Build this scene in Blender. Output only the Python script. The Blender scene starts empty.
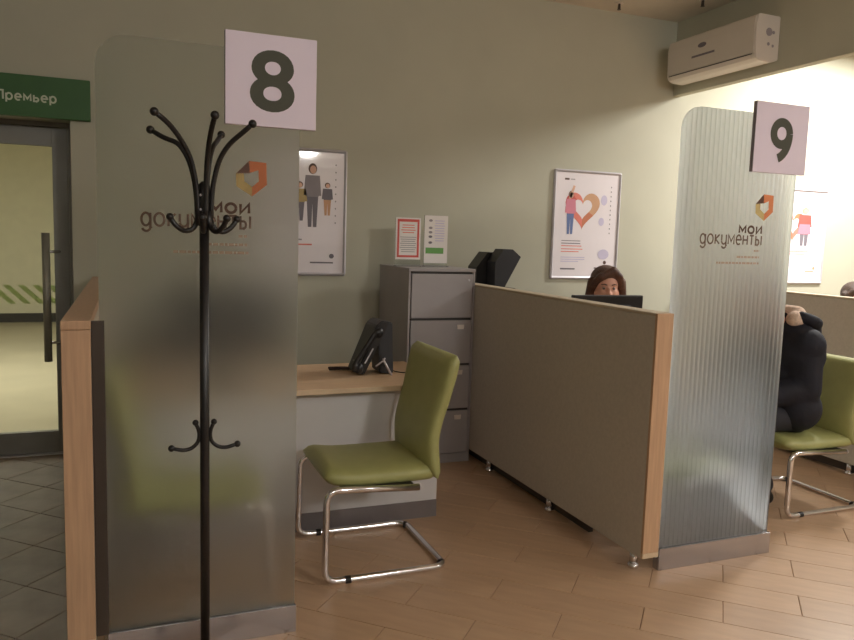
import bpy, bmesh, math, random
from mathutils import Vector, Matrix
random.seed(7)
scene = bpy.context.scene
COL = scene.collection
R = math.radians

# ------------------------------------------------------------------ camera
FPX, YAW, PITCH, ROLL, CAMH = 750.8, R(21.832), R(6.228), R(-1.737), 1.5
def cam_axes():
    cy, sy, cp, sp = math.cos(YAW), math.sin(YAW), math.cos(PITCH), math.sin(PITCH)
    fwd = Vector((sy*cp, cy*cp, -sp)); right = Vector((cy, -sy, 0)); down = fwd.cross(right)
    cr, sr = math.cos(ROLL), math.sin(ROLL)
    return cr*right + sr*down, -sr*right + cr*down, fwd
cr_, cd_, cf_ = cam_axes()
cam = bpy.data.cameras.new('camera'); camo = bpy.data.objects.new('camera', cam); COL.objects.link(camo)
cam.sensor_width = 36; cam.lens = FPX/854*36; cam.clip_start = .02; cam.clip_end = 100
camo.matrix_world = Matrix(((cr_.x, -cd_.x, -cf_.x, 0), (cr_.y, -cd_.y, -cf_.y, 0), (cr_.z, -cd_.z, -cf_.z, CAMH), (0, 0, 0, 1)))
scene.camera = camo
def in_view(p, margin=25):
    q = Vector(p) - Vector((0, 0, CAMH)); d = q.dot(cf_)
    if d < .1: return False
    x, y = FPX*q.dot(cr_)/d + 427, FPX*q.dot(cd_)/d + 320
    return -margin < x < 854+margin and -margin < y < 640+margin

# ------------------------------------------------------------------ world, lights, exposure
world = bpy.data.worlds.new('world'); scene.world = world; world.use_nodes = True
world.node_tree.nodes['Background'].inputs[0].default_value = (.75, .8, .85, 1)
world.node_tree.nodes['Background'].inputs[1].default_value = .05
vs = scene.view_settings
vs.view_transform = 'Standard'; vs.look = 'None'; vs.gamma = 1; vs.use_curve_mapping = False; vs.exposure = .42
try:
    scene.cycles.use_denoising = True; scene.cycles.max_bounces = 10; scene.cycles.transmission_bounces = 8
    scene.cycles.sample_clamp_indirect = 6; scene.cycles.caustics_refractive = True; scene.cycles.blur_glossy = .5
except Exception: pass
def area(name, loc, size, power, col=(1, .94, .85), rot=(0, 0, 0)):
    l = bpy.data.lights.new(name, 'AREA'); l.shape = 'RECTANGLE'; l.size, l.size_y = size; l.energy = power; l.color = col
    o = bpy.data.objects.new(name, l); o.location = loc; o.rotation_euler = rot; COL.objects.link(o); return o
WARM = (1, .985, .95)
# ceiling luminaires: bright bay right of the bulkhead, dimmer rows behind the camera, back room; plus an added fill at the left
area('bay_lamp', (5.9, 4.2, 3.27), (1.2, .3), 125, WARM)
area('bay_lamp', (6.2, 1.9, 3.27), (1.2, .3), 34, WARM)
area('bay_lamp', (5.8, -.6, 3.27), (1.2, .3), 48, WARM)
def tube_lamp(name, loc, power, col=WARM):
    l = bpy.data.lights.new(name, 'POINT'); l.energy = power; l.color = col; l.shadow_soft_size = .22
    o = bpy.data.objects.new(name, l); o.location = loc; COL.objects.link(o)
tube_lamp('hall_lamp', (2.7, -1.8, 2.95), 118)
tube_lamp('hall_lamp', (.5, -3.2, 2.95), 68)
tube_lamp('hall_lamp', (-1.4, -1.4, 2.95), 16)  # added fill lamp, lifts the left faces of the partitions
area('back_room_lamp', (-1.6, 8.2, 2.85), (1.2, .6), 80, (1, .97, .86))

# ------------------------------------------------------------------ materials
def lin(c): return tuple((v/255/12.92 if v/255 <= .04045 else ((v/255+.055)/1.055)**2.4) for v in c) + (1,)
def mat(name, col, rough=.5, metal=0, var=.06, scale=8, bump=0, bscale=60, stretch=None, coat=0, coat_rough=.05, objrand=0, spec=None, sheen=0):
    m = bpy.data.materials.new(name); m.use_nodes = True; nt = m.node_tree; N, L = nt.nodes, nt.links
    b = N['Principled BSDF']; c = lin(col)
    b.inputs['Roughness'].default_value = rough; b.inputs['Metallic'].default_value = metal
    if coat: b.inputs['Coat Weight'].default_value = coat; b.inputs['Coat Roughness'].default_value = coat_rough
    if spec is not None: b.inputs['Specular IOR Level'].default_value = spec
    if sheen: b.inputs['Sheen Weight'].default_value = sheen
    tc = N.new('ShaderNodeTexCoord'); src = tc.outputs['Object']
    if stretch:
        mp = N.new('ShaderNodeMapping'); mp.inputs['Scale'].default_value = stretch; L.new(src, mp.inputs[0]); src = mp.outputs[0]
    nz = N.new('ShaderNodeTexNoise'); nz.inputs['Scale'].default_value = scale; nz.inputs['Detail'].default_value = 4
    L.new(src, nz.inputs['Vector'])
    mx = N.new('ShaderNodeMix'); mx.data_type = 'RGBA'
    mx.inputs[6].default_value = tuple(v*(1-var) for v in c[:3]) + (1,)
    mx.inputs[7].default_value = tuple(min(1, v*(1+var)) for v in c[:3]) + (1,)
    rmp = N.new('ShaderNodeValToRGB'); rmp.color_ramp.elements[0].position = .3; rmp.color_ramp.elements[1].position = .7
    L.new(nz.outputs['Fac'], rmp.inputs[0]); L.new(rmp.outputs[0], mx.inputs[0])
    out = mx.outputs[2]
    if objrand:
        oi = N.new('ShaderNodeObjectInfo'); hs = N.new('ShaderNodeHueSaturation')
        mr = N.new('ShaderNodeMapRange'); mr.inputs[3].default_value = 1-objrand; mr.inputs[4].default_value = 1+objrand
        L.new(oi.outputs['Random'], mr.inputs[0]); L.new(mr.outputs[0], hs.inputs['Value']); L.new(out, hs.inputs['Color']); out = hs.outputs[0]
    L.new(out, b.inputs['Base Color'])
    if bump:
        nb = N.new('ShaderNodeTexNoise'); nb.inputs['Scale'].default_value = bscale; nb.inputs['Detail'].default_value = 3
        L.new(src, nb.inputs['Vector'])
        bp = N.new('ShaderNodeBump'); bp.inputs['Strength'].default_value = bump; bp.inputs['Distance'].default_value = .01
        L.new(nb.outputs['Fac'], bp.inputs['Height']); L.new(bp.outputs[0], b.inputs['Normal'])
    return m
def emit(name, col, s):
    m = bpy.data.materials.new(name); m.use_nodes = True; b = m.node_tree.nodes['Principled BSDF']
    b.inputs['Base Color'].default_value = lin(col); b.inputs['Emission Color'].default_value = lin(col); b.inputs['Emission Strength'].default_value = s
    return m
def glass(name, col, rough, milk=0, milkcol=(215, 220, 215), ior=1.45):
    m = bpy.data.materials.new(name); m.use_nodes = True; nt = m.node_tree; N, L = nt.nodes, nt.links
    b = N['Principled BSDF']; b.inputs['Base Color'].default_value = lin(col); b.inputs['Transmission Weight'].default_value = 1
    b.inputs['Roughness'].default_value = rough; b.inputs['IOR'].default_value = 1.2 if rough > .5 else ior
    out = N['Material Output']
    if milk:
        nz = N.new('ShaderNodeTexNoise'); nz.inputs['Scale'].default_value = 400
        bp = N.new('ShaderNodeBump'); bp.inputs['Strength'].default_value = .05; bp.inputs['Distance'].default_value = .002
        L.new(nz.outputs['Fac'], bp.inputs['Height']); L.new(bp.outputs[0], b.inputs['Normal'])
        d = N.new('ShaderNodeBsdfDiffuse'); d.inputs[0].default_value = lin(milkcol)
        t = N.new('ShaderNodeBsdfTranslucent'); t.inputs[0].default_value = lin(milkcol)
        a = N.new('ShaderNodeMixShader'); a.inputs[0].default_value = .5; L.new(d.outputs[0], a.inputs[1]); L.new(t.outputs[0], a.inputs[2])
        x = N.new('ShaderNodeMixShader'); x.inputs[0].default_value = milk
        L.new(b.outputs[0], x.inputs[1]); L.new(a.outputs[0], x.inputs[2]); L.new(x.outputs[0], out.inputs[0])
    return m
def film(name, col, op):
    m = mat(name, col, .6); nt = m.node_tree; N, L = nt.nodes, nt.links
    tr = N.new('ShaderNodeBsdfTransparent'); tr.inputs[0].default_value = lin(col); x = N.new('ShaderNodeMixShader'); x.inputs[0].default_value = op
    L.new(tr.outputs[0], x.inputs[1]); L.new(N['Principled BSDF'].outputs[0], x.inputs[2]); L.new(x.outputs[0], N['Material Output'].inputs[0]); return m
M = dict(
    wall=mat('green_wall_paint', (189, 187, 168), .75, var=.03, scale=3, bump=.08, bscale=180),
    ceil=mat('ceiling_white', (214, 206, 192), .85, var=.03),
    cream=mat('cream_wall_paint', (222, 217, 194), .8, var=.03),
    tile=mat('tan_plank_tile', (186, 154, 124), .34, var=.07, scale=5, stretch=(1, 5, 1), objrand=.05, bump=.03, bscale=40),
    grout=mat('brown_grout', (150, 116, 90), .9),
    dtile=mat('slate_tile', (134, 116, 99), .5, var=.2, scale=6, objrand=.08, bump=.06, bscale=30),
    dgrout=mat('dark_grout', (52, 46, 40), .9),
    fabric=mat('beige_partition_fabric', (196, 187, 174), .85, var=.05, scale=60, bump=.15, bscale=500),
    wood=mat('beech_laminate', (192, 156, 124), .5, var=.1, scale=6, stretch=(14, 14, .8)),
    deskw=mat('beech_worktop', (212, 178, 142), .45, var=.1, scale=6, stretch=(.8, 12, 12)),
    lightedge=mat('pale_edge_band', (214, 190, 158), .5),
    steel=mat('brushed_steel', (188, 186, 190), .26, .9, var=.03, scale=5, stretch=(1, 1, 40)),
    darkmetal=mat('dark_anodised_metal', (84, 76, 70), .4, .6),
    chrome=mat('chrome_tube', (236, 235, 240), .18, 1, var=.02),
    black=mat('black_powder_coat', (28, 25, 25), .38, var=.1),
    blackp=mat('black_plastic', (30, 29, 31), .4, var=.1),
    darkp=mat('charcoal_plastic', (46, 47, 52), .45, var=.1),
    green=mat('lime_green_leatherette', (160, 160, 102), .45, var=.05, scale=14, bump=.12, bscale=240),
    cab=mat('grey_painted_steel', (166, 160, 160), .45, .1, var=.03),
    cabd=mat('dark_drawer_gap', (60, 56, 54), .6),
    white=mat('white_plastic', (226, 216, 206), .45, var=.02),
    acw=mat('air_conditioner_plastic', (216, 208, 198), .4, var=.02),
    panel=mat('white_desk_panel', (214, 211, 212), .55, var=.02),
    kick=mat('grey_kick_strip', (124, 116, 116), .45, .3),
    sign=mat('white_sign_board', (228, 215, 230), .5, var=.015),
    digit=mat('dark_olive_print', (66, 66, 50), .6),
    greensign=mat('green_sign_board', (52, 98, 44), .5, var=.05),
    signtxt=mat('pale_sign_lettering', (206, 214, 190), .5),
    alu=mat('aluminium_frame', (206, 202, 208), .4, .35),
    door=mat('grey_door_profile', (140, 138, 132), .5, .1),
    paper=mat('glossy_poster_paper', (240, 232, 236), .4, var=.015, coat=.8, coat_rough=.05, bump=.05, bscale=5),
    paper2=mat('white_paper', (232, 226, 222), .6, var=.015),
    txt=mat('brown_print', (92, 68, 58), .6), txt2=mat('taupe_print', (116, 96, 84), .6),
    faint=mat('faint_orange_print', (158, 126, 110), .6), greyprint=mat('grey_print', (150, 142, 146), .6),
    orange=mat('orange_print', (200, 122, 88), .6), yellow=mat('ochre_print', (182, 160, 108), .6), brown=mat('umber_print', (92, 64, 56), .6),
    red=mat('red_print', (206, 88, 80), .6), tan=mat('tan_print', (206, 160, 124), .6), salmon=mat('salmon_print', (226, 128, 112), .6),
    blue=mat('blue_print', (104, 122, 168), .6), pink=mat('pink_print', (214, 132, 150), .6), skinp=mat('skin_print', (220, 176, 152), .6),
    slate=mat('slate_print', (120, 114, 122), .6), gprint=mat('green_print', (104, 160, 84), .6), lilac=mat('lilac_print', (204, 196, 220), .6),
    frost=glass('frosted_glass', (240, 242, 238), .56, .03), ribbed=glass('ribbed_frosted_glass', (234, 240, 243), .54, .04, (222, 224, 226)),
    clear=glass('clear_glass', (245, 250, 245), .0), acryl=glass('clear_acrylic', (240, 245, 245), .05),
    skin=mat('skin', (222, 168, 146), .5, var=.06, scale=20), lips=mat('lips', (168, 88, 84), .45), eyew=mat('eye_white', (160, 140, 130), .35), eyed=mat('eye_iris', (44, 32, 28), .3),
    hair=mat('brown_hair', (84, 52, 36), .5, var=.35, scale=30, stretch=(6, 6, .6), bump=.4, bscale=60),
    hair2=mat('light_brown_hair', (66, 48, 38), .55, var=.3, scale=30, stretch=(6, 6, .6), bump=.4, bscale=60),
    hair3=mat('dark_hair', (40, 30, 26), .5, var=.3, scale=30, bump=.4, bscale=60),
    navy=mat('navy_padded_jacket', (13, 14, 28), .8, var=.25, scale=12, bump=.5, bscale=14), fur=mat('beige_hood_lining', (206, 180, 160), .95, var=.15, scale=60, bump=.5, bscale=120),
    maroon=mat('dark_red_lining', (70, 40, 40), .8), trouser=mat('dark_trousers', (38, 38, 46), .8, var=.15), shoe=mat('black_shoes', (20, 19, 20), .5),
    blouse=mat('pale_blouse', (196, 190, 196), .8), cord=mat('dark_brown_cord', (44, 22, 20), .5), lampglow=emit('lamp_diffuser', (255, 244, 224), 9),
    decal=glass('green_film', (190, 205, 150), .6, .3, (190, 205, 150)),
    satin=mat('satin_handle', (150, 146, 132), .5, .2),
    trim=mat('beige_top_trim', (196, 180, 156), .7),
    f_orange=film('orange_film', (240, 150, 106), .35), f_yellow=film('ochre_film', (226, 200, 140), .35), f_faint=film('faint_orange_film', (244, 218, 204), .15), f_brown=film('umber_film', (104, 74, 62), .6),
    f_txt=film('brown_film', (104, 76, 64), .6), f_txt2=film('taupe_film', (128, 104, 92), .55),
    glowback=emit('back_room_diffuser', (255, 246, 214), 6),
)

# ------------------------------------------------------------------ mesh helpers
def link(name, me, m, parent=None, smooth=False, **kw):
    o = bpy.data.objects.new(name, me); COL.objects.link(o)
    if m is not None and not me.materials: me.materials.append(M[m] if isinstance(m, str) else m)
    if smooth:
        for p in me.polygons: p.use_smooth = True
    if parent is not None: o.parent = parent
    for k, v in kw.items(): o[k] = v
    return o
def tobj(name, bm, m, parent=None, smooth=False, **kw):
    bmesh.ops.recalc_face_normals(bm, faces=bm.faces)
    me = bpy.data.meshes.new(name); bm.to_mesh(me); bm.free()
    return link(name, me, m, parent, smooth, **kw)
def thing(name, label, cat, loc=(0, 0, 0), group=None):
    o = bpy.data.objects.new(name, None); COL.objects.link(o); o.location = loc; o.empty_display_size = .1
    o['label'] = label; o['category'] = cat
    if group: o['group'] = group
    return o
def box(bm, x0, x1, y0, y1, z0, z1, bev=0, seg=2):
    r = bmesh.ops.create_cube(bm, size=1)
    for v in r['verts']: v.co = Vector((x0+(x1-x0)*(v.co.x+.5), y0+(y1-y0)*(v.co.y+.5), z0+(z1-z0)*(v.co.z+.5)))
    if bev:
        es = {e for v in r['verts'] for e in v.link_edges}
        bmesh.ops.bevel(bm, geom=list(es), offset=bev, segments=seg, affect='EDGES', profile=.5)
    return bm
def bx(*a, **k): return box(bmesh.new(), *a, **k)
def frame_at(d):
    d = d.normalized(); u = d.cross(Vector((0, 0, 1)))
    if u.length < 1e-3: u = d.cross(Vector((0, 1, 0)))
    u.normalize(); return u, d.cross(u)
def smoothpath(pts, rad=.05, n=6):
    pts = [Vector(p) for p in pts]; out = [pts[0]]
    for a, b, c in zip(pts, pts[1:], pts[2:]):
        r = min(rad, (a-b).length*.49, (c-b).length*.49); p = b+(a-b).normalized()*r; q = b+(c-b).normalized()*r
        for i in range(n+1):
            t = i/n; out.append(p*(1-t)**2 + b*2*t*(1-t) + q*t*t)
    out.append(pts[-1]); return out
def tube(bm, pts, r, n=10, cap=True):
    pts = [Vector(p) for p in pts]; rs = r if isinstance(r, (list, tuple)) else [r]*len(pts); rings = []; u = None
    for i, p in enumerate(pts):
        d = (pts[min(i+1, len(pts)-1)]-pts[max(i-1, 0)]).normalized()
        if u is None: u, w = frame_at(d)
        else:
            u = (u-d*u.dot(d)).normalized()
        w = d.cross(u)
        rings.append([bm.verts.new(p+(u*math.cos(2*math.pi*k/n)+w*math.sin(2*math.pi*k/n))*rs[i]) for k in range(n)])
    for a, b in zip(rings, rings[1:]):
        for k in range(n): bm.faces.new((a[k], a[(k+1) % n], b[(k+1) % n], b[k]))
    if cap: bm.faces.new(rings[0][::-1]); bm.faces.new(rings[-1])
    return bm
def tb(pts, r, n=10): return tube(bmesh.new(), pts, r, n)
def ball(bm, c, r, seg=12, rings=8):
    q = bmesh.ops.create_uvsphere(bm, u_segments=seg, v_segments=rings, radius=1)
    rr = (r, r, r) if not isinstance(r, (tuple, list)) else r
    for v in q['verts']: v.co = Vector((v.co.x*rr[0]+c[0], v.co.y*rr[1]+c[1], v.co.z*rr[2]+c[2]))
    return bm
def prism(bm, poly, axis, a0, a1):
    """poly: 2d outline; axis 'y' -> (x,z) outline extruded in y, 'x' -> (y,z), 'z' -> (x,y)"""
    def P(p, a): return {'y': (p[0], a, p[1]), 'x': (a, p[0], p[1]), 'z': (p[0], p[1], a)}[axis]
    A = [bm.verts.new(P(p, a0)) for p in poly]; B = [bm.verts.new(P(p, a1)) for p in poly]; n = len(poly)
    bm.faces.new(A); bm.faces.new(B[::-1])
    for i in range(n): bm.faces.new((A[i], A[(i+1) % n], B[(i+1) % n], B[i]))
    return bm
def pr(poly, axis, a0, a1): return prism(bmesh.new(), poly, axis, a0, a1)
def loft(bm, secs, n=28, e=3.2):
    """secs: (center, u, hu, w, hw) superellipse sections"""
    rings = []
    for c, u, hu, w, hw in secs:
        c, u, w = Vector(c), Vector(u), Vector(w); ring = []
        for k in range(n):
            t = 2*math.pi*k/n; ct, st = math.cos(t), math.sin(t)
            ring.append(bm.verts.new(c+u*hu*math.copysign(abs(ct)**(2/e), ct)+w*hw*math.copysign(abs(st)**(2/e), st)))
        rings.append(ring)
    for a, b in zip(rings, rings[1:]):
        for k in range(n): bm.faces.new((a[k], a[(k+1) % n], b[(k+1) % n], b[k]))
    bm.faces.new(rings[0][::-1]); bm.faces.new(rings[-1]); return bm
def copy_tree(o, parent=None):
    c = o.copy(); COL.objects.link(c); c.parent = parent
    for ch in [x for x in bpy.data.objects if x.parent == o]: copy_tree(ch, c)
    return c
def arc(cx, cy, rx, ry, a0, a1, n=14): return [(cx+rx*math.cos(R(a0+(a1-a0)*k/n)), cy+ry*math.sin(R(a0+(a1-a0)*k/n))) for k in range(n+1)]
GLYPH = {   # strokes on an x-height of 1: (width, polylines)
    'м': (1.0, [[(0, 0), (0, 1), (.5, .3), (1, 1), (1, 0)]]),
    'о': (.95, [arc(.475, .5, .475, .5, 0, 360, 28)]),
    'и': (.8, [[(0, 1), (0, 0), (.8, 1), (.8, 0)]]),
    'д': (.85, [arc(.42, .5, .42, .5, 0, 360, 28), [(.85, 1), (.85, -.1)]+arc(.45, -.1, .4, .33, 0, -160, 10)]),
    'к': (.72, [[(0, 0), (0, 1)], [(.7, 1), (.05, .5), (.72, 0)]]),
    'у': (.8, [[(0, 1), (0, .38)]+arc(.4, .38, .4, .38, 180, 360, 12), [(.8, 1), (.8, -.1)]+arc(.42, -.1, .38, .33, 0, -160, 10)]),
    'е': (.85, [[(.02, .5), (.85, .5)]+arc(.43, .5, .42, .5, 0, 310, 24)]),
    'н': (.75, [[(0, 0), (0, 1)], [(.75, 0), (.75, 1)], [(0, .5), (.75, .5)]]),
    'т': (.75, [[(0, 1), (.75, 1)], [(.375, 1), (.375, 0)]]),
    'ы': (1.0, [[(0, 1), (0, 0), (.32, 0)]+arc(.32, .29, .26, .29, -90, 90, 10)+[(0, .58)], [(1, 0), (1, 1)]]),
    'ь': (.68, [[(0, 1), (0, 0), (.38, 0)]+arc(.38, .29, .3, .29, -90, 90, 10)+[(0, .58)]]),
    'р': (.85, [[(0, 1), (0, -.42)], arc(.43, .5, .43, .5, 0, 360, 28)]),
    'П': (1.0, [[(0, 0), (0, 1.4), (1, 1.4), (1, 0)]]),
    '9': (.84, [arc(.42, .98, .42, .43, 0, 360, 36), [(.84, .98)]+arc(.08, .95, .76, .98, 0, -74, 18)]),
}
def text_obj(name, body, m, parent, x0, x1, z0, z1, y, weight=.13, gap=.22, desc=.0):
    """flat lettering in the x-z plane facing -y; z0 baseline, z1 top of the small letters (or of the line)"""
    bm = bmesh.new(); tot = sum(GLYPH[c][0] for c in body)+(gap+weight)*(len(body)-1)+weight; sx = (x1-x0)/tot; sz = (z1-z0); hw = weight/2; cur = hw
    k = min(sx, sz) if len(body) > 1 else sx
    def V(p): return bm.verts.new((x0+p[0], y-.0002*si, z0+p[1]))
    for c in body:
        w, strokes = GLYPH[c]
        for si, st in enumerate(strokes):
            P = [((cur+p[0])*sx, p[1]*(sz-weight*k)+weight*k/2) for p in st]; h = hw*k; n = len(P); Lf, Rt = [], []
            for i, p in enumerate(P):
                a, b = P[max(i-1, 0)], P[min(i+1, n-1)]
                d0 = Vector((p[0]-a[0], p[1]-a[1])); d1 = Vector((b[0]-p[0], b[1]-p[1]))
                if i == 0: d0 = d1
                if i == n-1: d1 = d0
                n0 = Vector((-d0.y, d0.x)).normalized(); n1 = Vector((-d1.y, d1.x)).normalized(); mm = n0+n1
                mm = n0 if mm.length < .2 else mm.normalized(); f = h/max(.55, mm.dot(n0)); Lf.append((p[0]+mm.x*f, p[1]+mm.y*f)); Rt.append((p[0]-mm.x*f, p[1]-mm.y*f))
            A = [V(p) for p in Lf]; B = [V(p) for p in Rt]
            for i in range(n-1): bm.faces.new((A[i], B[i], B[i+1], A[i+1]))
        cur += w+gap+weight
    me = bpy.data.meshes.new(name); bm.to_mesh(me); bm.free(); return link(name, me, m, parent)
def font_obj(name, body, m, parent, x0, x1, z0, z1, y, bold=0):
    cu = bpy.data.curves.new(name, 'FONT'); cu.body = body; cu.size = 1; cu.offset = bold; cu.resolution_u = 6
    t = bpy.data.objects.new(name, cu); COL.objects.link(t)
    dg = bpy.context.evaluated_depsgraph_get(); me = bpy.data.meshes.new_from_object(t.evaluated_get(dg))
    bpy.data.objects.remove(t); bpy.data.curves.remove(cu)
    xs = [v.co.x for v in me.vertices]; ys = [v.co.y for v in me.vertices]
    sx = (x1-x0)/(max(xs)-min(xs)); sz = (z1-z0)/(max(ys)-min(ys)); ax, ay = min(xs), min(ys)
    for v in me.vertices: v.co = Vector((x0+(v.co.x-ax)*sx, y, z0+(v.co.y-ay)*sz))
    me.materials.clear()
    return link(name, me, m, parent)
def flat(name, poly, m, parent, y, t=.0008):
    if m.startswith('f_'):
        bm = bmesh.new(); bm.faces.new([bm.verts.new((p[0], y, p[1])) for p in poly]); return tobj(name, bm, m, parent)
    return tobj(name, pr(poly, 'y', y, y-t), m, parent)
def ellip(cx, cz, rx, rz, n=16): return [(cx+rx*math.cos(2*math.pi*i/n), cz+rz*math.sin(2*math.pi*i/n)) for i in range(n)]
def rect(x0, x1, z0, z1): return [(x0, z0), (x1, z0), (x1, z1), (x0, z1)]

# ------------------------------------------------------------------ setting
WY, CZ = 5.2, 3.32            # back wall plane, ceiling height
XL, XR, YB = -4.5, 8.5, -9.0  # far sides of the hall
def struct(name, bm, m, parent=None):
    o = tobj(name, bm, m, parent)
    if parent is None: o['kind'] = 'structure'
    return o
BX0, BX1 = -.157, 40
floor = struct('floor', bx(-.157, XR, YB, WY, -.06, -.004), 'grout')
dfloor = struct('floor', bx(XL, -.157, YB, WY+.3, -.06, -.004), 'dgrout')
# wall_back with the door opening
bm = bmesh.new(); DX0, DX1, DZ = -1.75, -.317, 2.16
box(bm, DX1, XR, WY, WY+.3, -.06, CZ); box(bm, XL, DX0, WY, WY+.3, -.06, CZ); box(bm, DX0, DX1, WY, WY+.3, DZ, CZ)
struct('wall_back', bm, 'wall')
struct('wall_left', bx(XL-.1, XL, YB, WY+.3, -.06, CZ), 'wall')
struct('wall_right', bx(XR, XR+.1, YB, WY+.3, -.06, CZ), 'wall')
struct('wall_front', bx(XL, XR, YB-.1, YB, -.06, CZ), 'wall')
struct('ceiling', bx(XL-.1, XR+.1, YB-.1, WY+.3, CZ, CZ+.1), 'ceil')
struct('wall_bulkhead', bx(4.22, 4.29, -4.0, WY, 2.73, CZ), 'wall')
struct('baseboard_back', bx(DX1, XR, WY-.014, WY, 0, .07), 'kick')
# tiles
def clip(poly, axis, lim, keep_less):
    out = []
    for i, p in enumerate(poly):
        q = poly[(i+1) % len(poly)]; a = (lim-p[axis]) if keep_less else (p[axis]-lim); b = (lim-q[axis]) if keep_less else (q[axis]-lim)
        if a >= 0: out.append(p)
        if (a > 0) != (b > 0) and a != b:
            t = a/(a-b); out.append((p[0]+(q[0]-p[0])*t, p[1]+(q[1]-p[1])*t))
    return out
def tile_bm(bm, poly):
    # chamfered slab with its top at z = 0
    cx = sum(p[0] for p in poly)/len(poly); cy = sum(p[1] for p in poly)/len(poly)
    def ins(p, d):
        v = Vector((cx-p[0], cy-p[1])); return (p[0]+v.x/max(v.length, .01)*d, p[1]+v.y/max(v.length, .01)*d)
    A = [bm.verts.new((p[0], p[1], -.005)) for p in poly]; B = [bm.verts.new((p[0], p[1], -.0012)) for p in poly]
    C = [bm.verts.new((*ins(p, .0016), 0)) for p in poly]; n = len(poly)
    for i in range(n):
        j = (i+1) % n; bm.faces.new((A[i], A[j], B[j], B[i])); bm.faces.new((B[i], B[j], C[j], C[i]))
    bm.faces.new(C)
def lay(parent, ang, tl, tw, joint, u0, v0, off, reg, m, name, limit=300):
    U = Vector((math.cos(ang), math.sin(ang))); V = Vector((math.sin(ang), -math.cos(ang)))   # u across rows, v along rows
    x0, x1, y0, y1 = reg; us, vs_ = [], []
    for x in (x0, x1):
        for y in (y0, y1): us.append(U.x*x+U.y*y); vs_.append(V.x*x+V.y*y)
    full = bmesh.new(); h, l = tw/2-joint/2, tl/2-joint/2
    # local frame: x along V, y along U
    tile_bm(full, [(-l, -h), (l, -h), (l, h), (-l, h)]); bmesh.ops.recalc_face_normals(full, faces=full.faces)
    fme = bpy.data.meshes.new(name); full.to_mesh(fme); full.free(); fme.materials.append(M[m])
    rot = math.atan2(V.y, V.x); cands = []
    i = math.floor((min(us)-u0)/tw)
    while u0+i*tw < max(us):
        vo = v0+(off*(i % 2)); j = math.floor((min(vs_)-vo)/tl)
        while vo+j*tl < max(vs_):
            uc, vc = u0+(i+.5)*tw, vo+(j+.5)*tl; c = U*uc+V*vc
            poly = [tuple(c+V*a+U*b) for a, b in ((-l, -h), (l, -h), (l, h), (-l, h))]
            inside = all(x0 <= p[0] <= x1 and y0 <= p[1] <= y1 for p in poly)
            if not inside:
                for ax, lim, kl in ((0, x0, False), (0, x1, True), (1, y0, False), (1, y1, True)):
                    if poly: poly = clip(poly, ax, lim, kl)
                ar = abs(sum(poly[k][0]*poly[(k+1) % len(poly)][1]-poly[(k+1) % len(poly)][0]*poly[k][1] for k in range(len(poly))))/2 if len(poly) > 2 else 0
                if ar < 2e-4: j += 1; continue
            cands.append((c, poly, inside)); j += 1
        i += 1
    vis = [t for t in cands if any(in_view((p[0], p[1], 0)) for p in t[1]+[tuple(t[0])])]
    vis.sort(key=lambda t: t[0].length); chosen = vis[:limit]; ids = {id(t) for t in chosen}; rest = bmesh.new(); nrest = 0
    for t in cands:
        c, poly, inside = t
        if id(t) in ids:
            if inside:
                o = bpy.data.objects.new(name, fme); COL.objects.link(o); o.location = (c.x, c.y, 0); o.rotation_euler.z = rot; o.parent = parent
            else:
                b2 = bmesh.new(); tile_bm(b2, [(p[0]-c.x, p[1]-c.y) for p in poly]); o = tobj(name, b2, m, parent); o.location = (c.x, c.y, 0)
        else: tile_bm(rest, poly); nrest += 1
    if nrest:
        o = tobj('outer_tiling', rest, m, parent); o['kind'] = 'stuff'
lay(floor, R(47), .61, .198, .003, 2.722, -.504, .305, (-.155, 7.2, .2, WY), 'tile', 'floor_tile')
lay(dfloor, R(47), .312, .312, .005, 2.516, -3.556, 0, (-2.4, -.159, .8, WY+.3), 'dtile', 'slate_tile')

# ------------------------------------------------------------------ glazed door and the room behind it
door = thing('door_1', '', ''); del door['label']; del door['category']; door['kind'] = 'structure'
DY = 5.46
bm = bmesh.new()
box(bm, DX1-.03, DX1, DY-.04, DY+.05, 0, DZ, .003); box(bm, DX0, DX0+.03, DY-.04, DY+.05, 0, DZ, .003); box(bm, DX0+.03, DX1-.03, DY-.04, DY+.05, DZ-.03, DZ, .003)
tobj('door_frame', bm, 'door', door)
bm = bmesh.new(); LX0, LX1 = DX0+.035, DX1-.034
box(bm, LX1-.09, LX1, DY-.025, DY+.025, .008, DZ-.034, .003); box(bm, LX0, LX0+.09, DY-.025, DY+.025, .008, DZ-.034, .003)
box(bm, LX0+.09, LX1-.09, DY-.025, DY+.025, .008, .15, .003); box(bm, LX0+.09, LX1-.09, DY-.025, DY+.025, DZ-.15, DZ-.034, .003)
leaf = tobj('door_leaf', bm, 'door', door)
tobj('glass_pane', bx(LX0+.085, LX1-.085, DY-.004, DY+.004, .145, DZ-.145), 'clear', door)
hd = tobj('pull_handle', tb([(-.484, DY-.085, .63), (-.484, DY-.085, 1.46)], .024, 16), 'satin', door, True)
for z in (.75, 1.34): tobj('handle_standoff', tb([(-.484, DY-.085, z), (-.418, DY-.06, z), (-.41, DY-.02, z)], .009, 8), 'steel', hd, True)
for k in range(13):      # green stripe decal on the pane
    x = -1.5+k*.084; tobj('stripe_decal', pr([(x, 1.12), (x+.04, 1.12), (x+.16, 1.0), (x+.12, 1.0)], 'y', DY-.0045, DY-.0055), 'decal', door)
tobj('threshold', bx(DX0, DX1, DY-.06, DY+.08, -.004, .006), 'alu', door)
RX0, RX1, RY = -5, 1.2, 13.2
bm = bmesh.new(); box(bm, RX0, RX1, RY, RY+.1, -.06, 3.0); struct('wall_backroom', bm, 'cream')
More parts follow.
